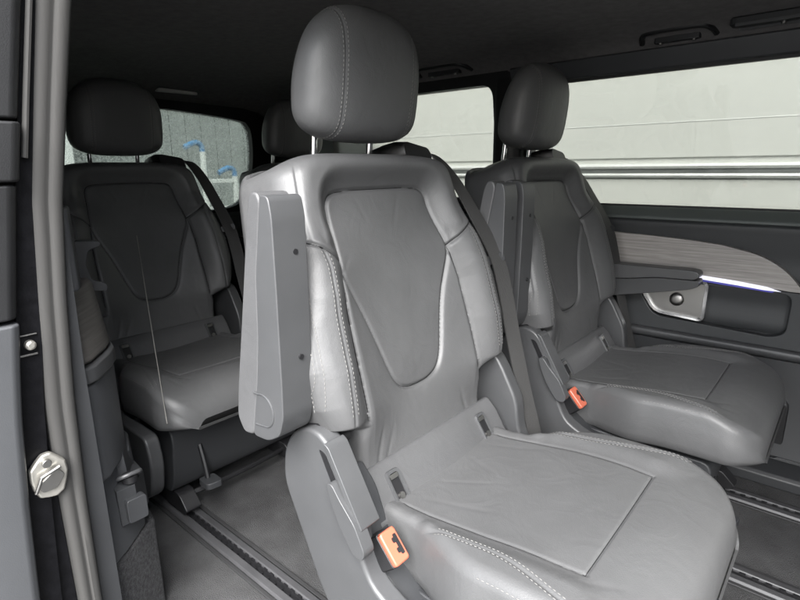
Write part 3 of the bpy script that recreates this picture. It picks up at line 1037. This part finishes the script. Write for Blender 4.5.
tpart('sill_trim', prism(smooth_poly([(-2.04, .561), (-1.98, .561), (-1.965, .60), (-1.975, .66), (-1.990, .69), (-2.04, .69)], 4), 1, -.49, 1.10), 'sill')

# ---------------------------------------------------------------- near rear wall (closed side behind the door opening)
nw = obj('side_wall', merge([prism([(-.47, .0), (-.53, .0), (-.53, .70), (-.44, 1.285), (-.40, 1.285), (-.465, .86), (-.47, .6)], 0, -2.0, -.362)]), 'plastic_dark', None)
tag(nw, 'dark closed side of the cabin behind the door pillar', 'side wall')

fw = obj('front_side_blocker', merge([prism([(-.47, .0), (-.53, .0), (-.53, .70), (-.44, 1.285), (-.40, 1.285), (-.465, .86), (-.47, .6)], 0, 1.25, 1.70)]), 'plastic_dark', None)  # unseen side piece added to hold back light, set forward so sun passes
struct(fw)
pw = obj('front_light_blocker', box(1.62, 1.70, -.465, 1.10, .0, 1.28), 'plastic_dark', None)  # unseen bulkhead added to keep light from entering at the front
struct(pw)

# ---------------------------------------------------------------- ceiling
cl = []
ys = [-.40, -.36, -.2, .35, .9, 1.0, 1.040, 1.066, 1.075]
zs = [1.235, 1.268, 1.287, 1.300, 1.290, 1.276, 1.258, 1.232, 1.215]
low = list(zip(ys, zs))
rings_x = []
for x in (-1.98, -1.93, -1.88, -1.80, -1.5, -1., -.5, 0, .5, 1., 1.7):
    dz = float(np.interp(x, [-1.98, -1.93, -1.88, -1.80, -1.5], [-.10, -.085, -.055, -.025, 0]))
    prof = [(x, y, z + dz * (1 if 1 else 0)) for y, z in low] + [(x, 1.10, 1.36), (x, -.46, 1.36)]
    rings_x.append(prof)
ce = obj('ceiling', loft(rings_x, True), 'headliner', None, 0)
struct(ce)
# header trim over the far window
hd = obj('window_header', prism([(1.075, 1.214), (1.066, 1.231), (1.046, 1.252), (1.040, 1.246), (1.052, 1.222), (1.066, 1.197), (1.078, 1.193)], 0, -.47, 1.34), 'trim_grey', None, .003)
tag(hd, 'grey trim strip over the top of the far sliding door window', 'trim')
def on_ceil(y): return float(np.interp(y, ys, zs))
def handle(x0, x1, label):
    h = empty('grab_handle', ((x0 + x1) / 2, 1.0, 1.27), label, 'grab handle', 'grab handles under the ceiling edge')
    c = (x0 + x1) / 2; w = (x1 - x0) / 2
    p = smooth_poly([(-w, .030, -.006), (-w * .9, -.004, .004), (-w * .6, -.026, .010), (w * .6, -.026, .010), (w * .9, -.004, .004), (w, .030, -.006)], 6, False)
    obj('grip', tube(p, [.008] * len(p), 10), 'plastic_black', h)
    obj('mount', merge([prism(rrect(-w * .62, w * .62, .012, .034, .008, 4), 2, -.014, .004)]), 'plastic_dark', h, .003)
    obj('screw_cover', merge([cyl((s * w * .45, .02, -.018), (s * w * .45, .02, -.0135), .006, 12) for s in (-1, 1)]), 'satin', h)
    return h
handle(-.02, .175, 'black grab handle folded flat above the far sliding door window')
handle(-.86, -.62, 'black grab handle above the quarter window, left of the far seat headrest')
vt = empty('air_vent', (.36, .985, 1.275), 'dark overhead air vent panel at the ceiling edge, right of the grab handle', 'air vent')
obj('housing', prism(rrect(-.145, .35, -.030, .030, .02, 6), 2, -.012, .006), 'plastic_dark', vt, .004)
obj('rim', merge([box(-.13, .33, -.033, -.029, -.018, -.010), box(-.13, .33, .029, .033, -.018, -.010)]), 'plastic', vt, .001)
obj('knob', merge([cyl((x, 0.012, -.012), (x, .012, -.019), .006, 12) for x in (-.03, .07)]), 'satin', vt)
lm = empty('ceiling_lamp', (-1.86, .53, 1.265), 'small pale lamp in the ceiling above the rear window', 'ceiling lamp')
obj('lens', prism(rrect(-.025, .025, -.095, .095, .02, 5), 2, -.018, -.004), 'lamp_lens', lm, .003)
obj('bezel', prism(rrect(-.035, .035, -.110, .110, .025, 5), 2, -.0035, .03), 'plastic_dark', lm, .002)

# ---------------------------------------------------------------- door pillar at the near opening
pz = [-.05, .05, .199, .392, .566, .724, .871, 1.011, 1.146, 1.235]
pr = [-.500, -.502, -.503, -.500, -.493, -.481, -.465, -.440, -.414, -.392]     # inner edge of the seal
plw = [-.530, -.532, -.537, -.537, -.535, -.523, -.509, -.486, -.463, -.446]    # outer edge of the seal
pil = empty('door_pillar', (-.36, -.52, 0), 'pale grey pillar edge and rubber seal at the left of the open doorway', 'door pillar')
def pp(name, vf, mat, bevel=0., ang=50):
    v = [(p[0] + .36, p[1] + .52, p[2]) for p in vf[0]]
    return obj(name, (v, vf[1]), mat, pil, bevel, 2, True, ang)
zz = np.linspace(-.05, 1.235, 50)
rings = []
for z in zz:
    a = float(np.interp(z, pz, pr)); b = float(np.interp(z, pz, plw)); w = a - b
    # section: rounded lip, a groove, second lip
    sec = [(-.375, a + .001), (-.352, a), (-.3455, a - .10 * w), (-.3435, a - .25 * w), (-.3430, a - .40 * w), (-.3455, a - .47 * w), (-.3455, a - .52 * w),
           (-.3425, a - .60 * w), (-.3415, a - .78 * w), (-.3435, a - .93 * w), (-.350, b), (-.375, b - .001)]
    rings.append([(x, y, z) for x, y in sec])
pp('seal', loft(rings, True), 'seal')
rings = []
for z in zz:
    b = float(np.interp(z, pz, plw))
    rings.append([(-.356, b - .0015, z), (-.356, b - .045 - .02 * float(sst(.9, .5, z) if False else 1 - sst(.3, .9, z)), z), (-.42, b - .05, z), (-.42, b - .0015, z)])
pp('painted_jamb', loft(rings, True), 'black_paint')
def inner_strip(z0, z1, w=.018):
    rings = []
    for z in np.linspace(z0, z1, 24):
        a = float(np.interp(z, pz, pr))
        rings.append([(-.377, a + .002, z), (-.377, a + .005, z), (-.385, a + .010, z), (-.43, a + w, z), (-.47, a + w, z), (-.47, a - .02, z), (-.377, a - .02, z)])
    return loft(rings, True)
pp('inner_trim', inner_strip(.0, .838, .030), 'trim_grey')
pp('upper_trim', inner_strip(.841, 1.235, .012), 'plastic_dark')
# striker plate and screw on the jamb

# ---------------------------------------------------------------- slid-open door outside the pillar
od = empty('open_door', (-.36, -.60, 0), 'slid-open grey door edge with bright latch at the far left', 'car door')
def op(name, vf, mat, bevel=0., ang=35, parent=od):
    v = [(p[0] + .36, p[1] + .60, p[2]) for p in vf[0]]
    return obj(name, (v, vf[1]), mat, parent, bevel, 2, True, ang)
dz_ = [-.30, .20, .261, .433, .591, .736, .874, 1.006, 1.133, 1.235]
dy_ = [-.592, -.590, -.588, -.577, -.563, -.543, -.522, -.499, -.476, -.458]
def dy(z): return float(np.interp(z, dz_, dy_))
rings = []
for z in np.linspace(-.30, 1.235, 40):
    rings.append([(-.345, dy(z) + .028, z), (-.345, dy(z) - .004, z), (-.90, dy(z) - .004, z), (-.90, dy(z) + .010, z), (-.37, dy(z) + .010, z), (-.37, dy(z) + .028, z)])
op('door_edge', loft(rings, True), 'black_paint')
def door_skin(z0, z1, x0, off=.0):
    rings = []
    for z in np.linspace(z0, z1, 16):
        y = dy(z)
        rings.append([(x0 - .02, y - .003, z), (x0 - .006, y - .005 - off, z), (x0, y - .014 - off, z), (x0 + .001, y - .05, z), (x0 - .004, y - .12, z), (x0 - .05, y - .135, z), (-.90, y - .135, z), (-.90, y - .005, z)])
    return loft(rings, True)
op('lower_panel', door_skin(-.30, .706, -.318), 'trim_grey', .004)
op('middle_panel', door_skin(.712, .894, -.322, .003), 'trim_dark', .004)
op('handle_panel', door_skin(.898, .976, -.318, .0), 'trim_dark', .004)
op('upper_panel', door_skin(.980, 1.235, -.325, .002), 'trim_dark', .004)
op('weather_strip', tube([(-.338, dy(z) + .004, z) for z in np.linspace(.93, 1.15, 12)], .0042, 8), 'seal')
op('amber_reflection', tube([(-.3535, float(np.interp(z, pz, plw)) - .005 + .0012 * math.sin(z * 60), z) for z in np.linspace(.985, 1.22, 24)], [.0035 + .0015 * math.sin(k * 1.9) for k in range(24)], 8), 'amber_sheen')  # amber strip modelled in place of a yellowish reflection on the black jamb
# latch
lc = (-.343, -.549, .462)
disk = []
for k in range(14):
    t = 2 * math.pi * k / 14
    rr = 1 + .06 * math.sin(k * 2.3)
    disk.append((lc[1] + .026 * rr * math.cos(t), lc[2] + .0375 * rr * math.sin(t)))
la = op('latch', prism(disk, 0, -.344, -.332), 'zinc', .004)
op('latch_claw', merge([prism(round_poly([(lc[1] - .018, lc[2] - .006), (lc[1] + .010, lc[2] + .012), (lc[1] + .019, lc[2] - .002), (lc[1] + .006, lc[2] - .020), (lc[1] - .014, lc[2] - .020)], .004, 3), 0, -.331, -.326),
                   cyl((-.332, lc[1] - .002, lc[2] + .024), (-.325, lc[1] - .002, lc[2] + .024), .0065, 14),
                   tube([(-.328, lc[1] - .022, lc[2] - .018), (-.325, lc[1] - .012, lc[2] + .006), (-.325, lc[1] + .014, lc[2] + .014)], .003, 8)]), 'satin', .001, parent=od)
op('screw', merge([tube([(-.345, -.541, .668), (-.337, -.541, .668), (-.3345, -.541, .668)], [.0075, .0072, .004], 16)]), 'zinc', .001)
op('bracket', merge([box(-.345, -.341, -.572, -.533, .652, .655), box(-.345, -.341, -.570, -.530, .682, .684)]), 'satin', .0008)

# ---------------------------------------------------------------- side trim inside, behind the pillar
tr = empty('side_trim', (-.45, -.43, 0), 'interior side trim with wood band, cup holder and carpet foot behind the pillar', 'side trim')
def sp(name, vf, mat, bevel=0., ang=35, parent=tr):
    v = [(p[0] + .45, p[1] + .43, p[2]) for p in vf[0]]
    return obj(name, (v, vf[1]), mat, parent, bevel, 2, True, ang)
def band(pl, z0, z1, lean=0., dx=0.):
    n = len(pl)
    r0 = [(x + dx, y, z0) for x, y in pl]; r1 = [(x + dx - lean, y - lean * .5, z1) for x, y in pl]
    return loft([r0, r1], True)
plan = [(-.90, -.47), (-.385, -.475), (-.385, -.462), (-.392, -.448), (-.445, -.404), (-.475, -.386), (-.52, -.375), (-.90, -.370)]
sp('lower_panel', band([(x, y) for x, y in plan], .385, .566), 'trim_grey', .006)
sp('edge_strip', band([(x + .004 * (x > -.8), y + .004 * (x > -.8)) for x, y in plan], .568, .598), 'plastic', .005)
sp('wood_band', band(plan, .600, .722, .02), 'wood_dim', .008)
sp('upper_trim', band([(-.90, -.47), (-.386, -.475), (-.386, -.452), (-.41, -.440), (-.90, -.42)], .724, .86, .0), 'trim_grey', .006)
# cup holder block and lower corner piece
sp('corner_piece', loft([[(-.90, -.47, z), (-.388 - k, -.478, z), (-.388 - k, -.462, z), (-.41 - k, -.43, z), (-.46 - k, -.375 - k * .2, z), (-.55, -.352, z), (-.90, -.35, z)] for z, k in ((.215, 0.), (.30, .004), (.383, .02))], True), 'trim_grey', .006)
ch = sp('cup_holder', loft([[(-.58, -.43, z), (-.402 - k, -.438, z), (-.402 - k, -.405, z), (-.44 - k, -.372 - k * .3, z), (-.58, -.356 - k, z)] for z, k in ((.275, 0.), (.345, .004), (.352, .03), (.43, .05), (.468, .075))], True), 'plastic_dark', .007)
def chp(name, vf, mat, bevel=0.):
    v = [(p[0] + .45, p[1] + .43, p[2]) for p in vf[0]]
    return obj(name, (v, vf[1]), mat, ch, bevel)
chp('cup_ring', merge([tube([(-.418 + .013 * math.cos(t) * .8, -.408 + .020 * math.sin(t), .362 + .006 * math.cos(t)) for t in np.linspace(0, 2 * math.pi, 24)[:-1]], .004, 8, True)]), 'plastic', 0)
chp('cup_well', merge([cyl((-.418, -.408, .350), (-.418, -.408, .362), .014, 18)]), 'plastic_black')
chp('tray', merge([prism(round_poly([(-.428, .278), (-.392, .278), (-.392, .280)], .001, 2) if False else rrect(-.428, -.392, .278, .325, .006, 4), 0, -.41, -.393)]), 'plastic_dark', .004)
sp('carpet_foot', loft([[(-.90, -.47, z), (-.392, -.485, z), (-.392, -.470, z), (-.42, -.42, z), (-.47, -.352, z), (-.56, -.335, z), (-.90, -.335, z)] for z in (.0005, .12, .2135)], True), 'carpet_side', .008)
# open bracket on the trim beside the rear seat
sp('storage_bracket', prism(round_poly([(-.410, .790), (-.362, .785), (-.362, .777), (-.385, .770), (-.392, .745), (-.385, .715), (-.36, .705), (-.362, .690), (-.41, .70)], .006, 4), 0, -.56, -.52), 'plastic_dark', .004)

# ---------------------------------------------------------------- thin cord in front of the rear seat
cp = [tuple(np.array([-1.105, -0.045, 0.721]) * (1 - t) + np.array([-0.6, -0.247, 0.343]) * t + np.array([0, 0, -.012 * math.sin(t * math.pi)])) for t in np.linspace(0, 1, 12)]
co = obj('pull_cord', tube(cp, .0013, 6), 'cord')
tag(co, 'thin pale cord hanging down in front of the dark back row seat', 'cord')

# ---------------------------------------------------------------- outside: ground, truck, fence, ladder, wall
gd = obj('ground', box(-30, 30, -30, 30, -.80, -.52), 'concrete')
struct(gd)
tk = empty('truck', (0, 2.6, -.52), 'pale grey-white truck body parked outside the far windows', 'truck')
def kp(name, vf, mat, bevel=0.):
    v = [(p[0], p[1] - 2.6, p[2] + .52) for p in vf[0]]
    return obj(name, (v, vf[1]), mat, tk, bevel)
kp('cargo_body', box(-4.6, 3.4, 2.62, 4.6, .20, 2.6), 'truck_white', .03)
kp('panel', box(-1.02, 3.38, 2.606, 2.6185, .955, 2.2), 'truck_white', .004)
kp('panel', box(-4.58, -1.04, 2.606, 2.6185, .955, 2.2), 'truck_white', .004)
kp('lower_panel', box(-4.58, 3.38, 2.606, 2.6185, .22, .835), 'truck_white', .004)
for z0, z1 in ((.892, .925), (.842, .872)):
    kp('rub_rail', prism([(2.618, z0), (2.590, z0 + .004), (2.584, (z0 + z1) / 2), (2.590, z1 - .004), (2.618, z1)], 0, -4.6, 3.4), 'truck_rail', .002)
kp('rail_gap', box(-4.59, 3.39, 2.600, 2.612, .8725, .8915), 'truck_dark')
kp('seam', tube([(-4.5, 2.6055, 1.145), (3.3, 2.6055, 1.145)], .002, 6), 'truck_rail')  # pale line standing in for a reflection in the window glass
kp('chassis', box(-4.5, 3.3, 2.9, 4.3, -.05, .198), 'truck_dark', .02)
for x in (-3.2, 2.4):
    for y in (2.75, 4.2):
        w = kp('wheel', merge([tube([(x, y - .10, -.10), (x, y - .08, -.10), (x, y + .10, -.10), (x, y + .12, -.10)], [.36, .41, .41, .36], 32)]), 'rubber', .01)
        obj('rim', merge([tube([(x, y - 2.6 - .118, .42), (x, y - 2.6 - .104, .42)], [.17, .21], 24)]), 'satin', w)

fn = empty('fence', (-3.9, .5, -.52), 'weathered grey board fence behind the rear window', 'fence')
bd = []
for k in range(40):
    y = -2.2 + k * .14
    bd.append(box(-.012 + random.uniform(-.004, .004), .012, y, y + .134, .03, 2.35 + random.uniform(-.01, .01)))
obj('boards', merge(bd), 'fence_boards', fn, .002)
obj('rail', merge([box(-.06, -.0125, -2.2, 3.4, z, z + .09) for z in (.4, 1.2, 2.0)]), 'fence_boards', fn)
for y in (-2.1, -.3, 1.5, 3.3):
    obj('post', box(-.16, -.061, y, y + .1, 0, 2.3), 'fence_boards', fn)

ld = empty('ladder', (-3.2, 1.5, -.52), 'pale metal ladder with blue end caps outside the rear window', 'ladder')
def lpz(z): return z + .52
for (y, zt) in ((-.115, 1.095), (.140, .915)):
    p = [(0, y, .0), (0, y + .012, lpz(zt) - .05)]
    obj('stile', tube(p, .022, 10), 'ladder_metal', ld)
    q = smooth_poly([(0, y + .012, lpz(zt) - .06), (0, y + .006, lpz(zt) - .01), (0, y - .03, lpz(zt) + .012), (0, y - .085, lpz(zt) - .004), (0, y - .125, lpz(zt) - .025)], 6, False)
    obj('end_cap', tube(q, .020, 10), 'blue_plastic', ld)
for z in (.30, .52, .625, .83):
    w = .14 if z < .86 else .0
    obj('rung', merge([box(-.018, .018, -.09, w - .012, lpz(z) - .016, lpz(z) + .016)]), 'ladder_metal', ld, .004)

wl = obj('white_wall', box(-3.6, -3.45, -2.5, .62, -.52, 2.4), 'plaster', None, .01)
tag(wl, 'bright white wall outside the rear window, left of the headrest', 'wall')

# ---------------------------------------------------------------- camera and light
cam_d = bpy.data.cameras.new('Camera')
cam = bpy.data.objects.new('Camera', cam_d)
COL.objects.link(cam)
CX = Vector((0.76109599, 0.64856755, -0.00964449)); CZ = Vector((0.631, -0.737, 0.241))
CZ = (CZ - CX * CZ.dot(CX)).normalized(); CX.normalize(); CY = CZ.cross(CX)
M = Matrix((CX, CY, CZ)).transposed().to_4x4(); M.translation = Vector((.541, -.747, .911))
cam.matrix_world = M
cam_d.sensor_width = 36; cam_d.lens = 530 / 800 * 36
cam_d.clip_start = .02; cam_d.clip_end = 300
SC.camera = cam

w = bpy.data.worlds.new('World'); SC.world = w; w.use_nodes = True
nt = w.node_tree
bg = nt.nodes['Background']
sky = nt.nodes.new('ShaderNodeTexSky'); sky.sky_type = 'NISHITA'; sky.sun_disc = False
SUN_EL = 47
sd = Vector((.52, -.85, 0)).normalized()            # horizontal direction towards the sun
sky.sun_elevation = R_(SUN_EL)
sky.sun_rotation = math.atan2(sd.x, sd.y)
sky.air_density = 1.0; sky.dust_density = 2.5; sky.ozone_density = 1.0
hs = nt.nodes.new('ShaderNodeHueSaturation'); hs.inputs['Saturation'].default_value = .35   # overcast: grey sky
nt.links.new(sky.outputs['Color'], hs.inputs['Color']); nt.links.new(hs.outputs['Color'], bg.inputs['Color'])
bg.inputs['Strength'].default_value = .05
sl = bpy.data.lights.new('Sun', 'SUN'); so = bpy.data.objects.new('Sun', sl); COL.objects.link(so)
sl.energy = 1.5; sl.angle = R_(56); sl.color = (1, .993, .98)
v = Vector((sd.x * math.cos(R_(SUN_EL)), sd.y * math.cos(R_(SUN_EL)), math.sin(R_(SUN_EL))))
so.rotation_euler = v.to_track_quat('Z', 'Y').to_euler()

SC.render.engine = 'CYCLES'
SC.view_settings.view_transform = 'Standard'
SC.view_settings.look = 'None'
SC.view_settings.exposure = 3.7
SC.view_settings.gamma = 1
SC.render.resolution_x = 1024; SC.render.resolution_y = 768
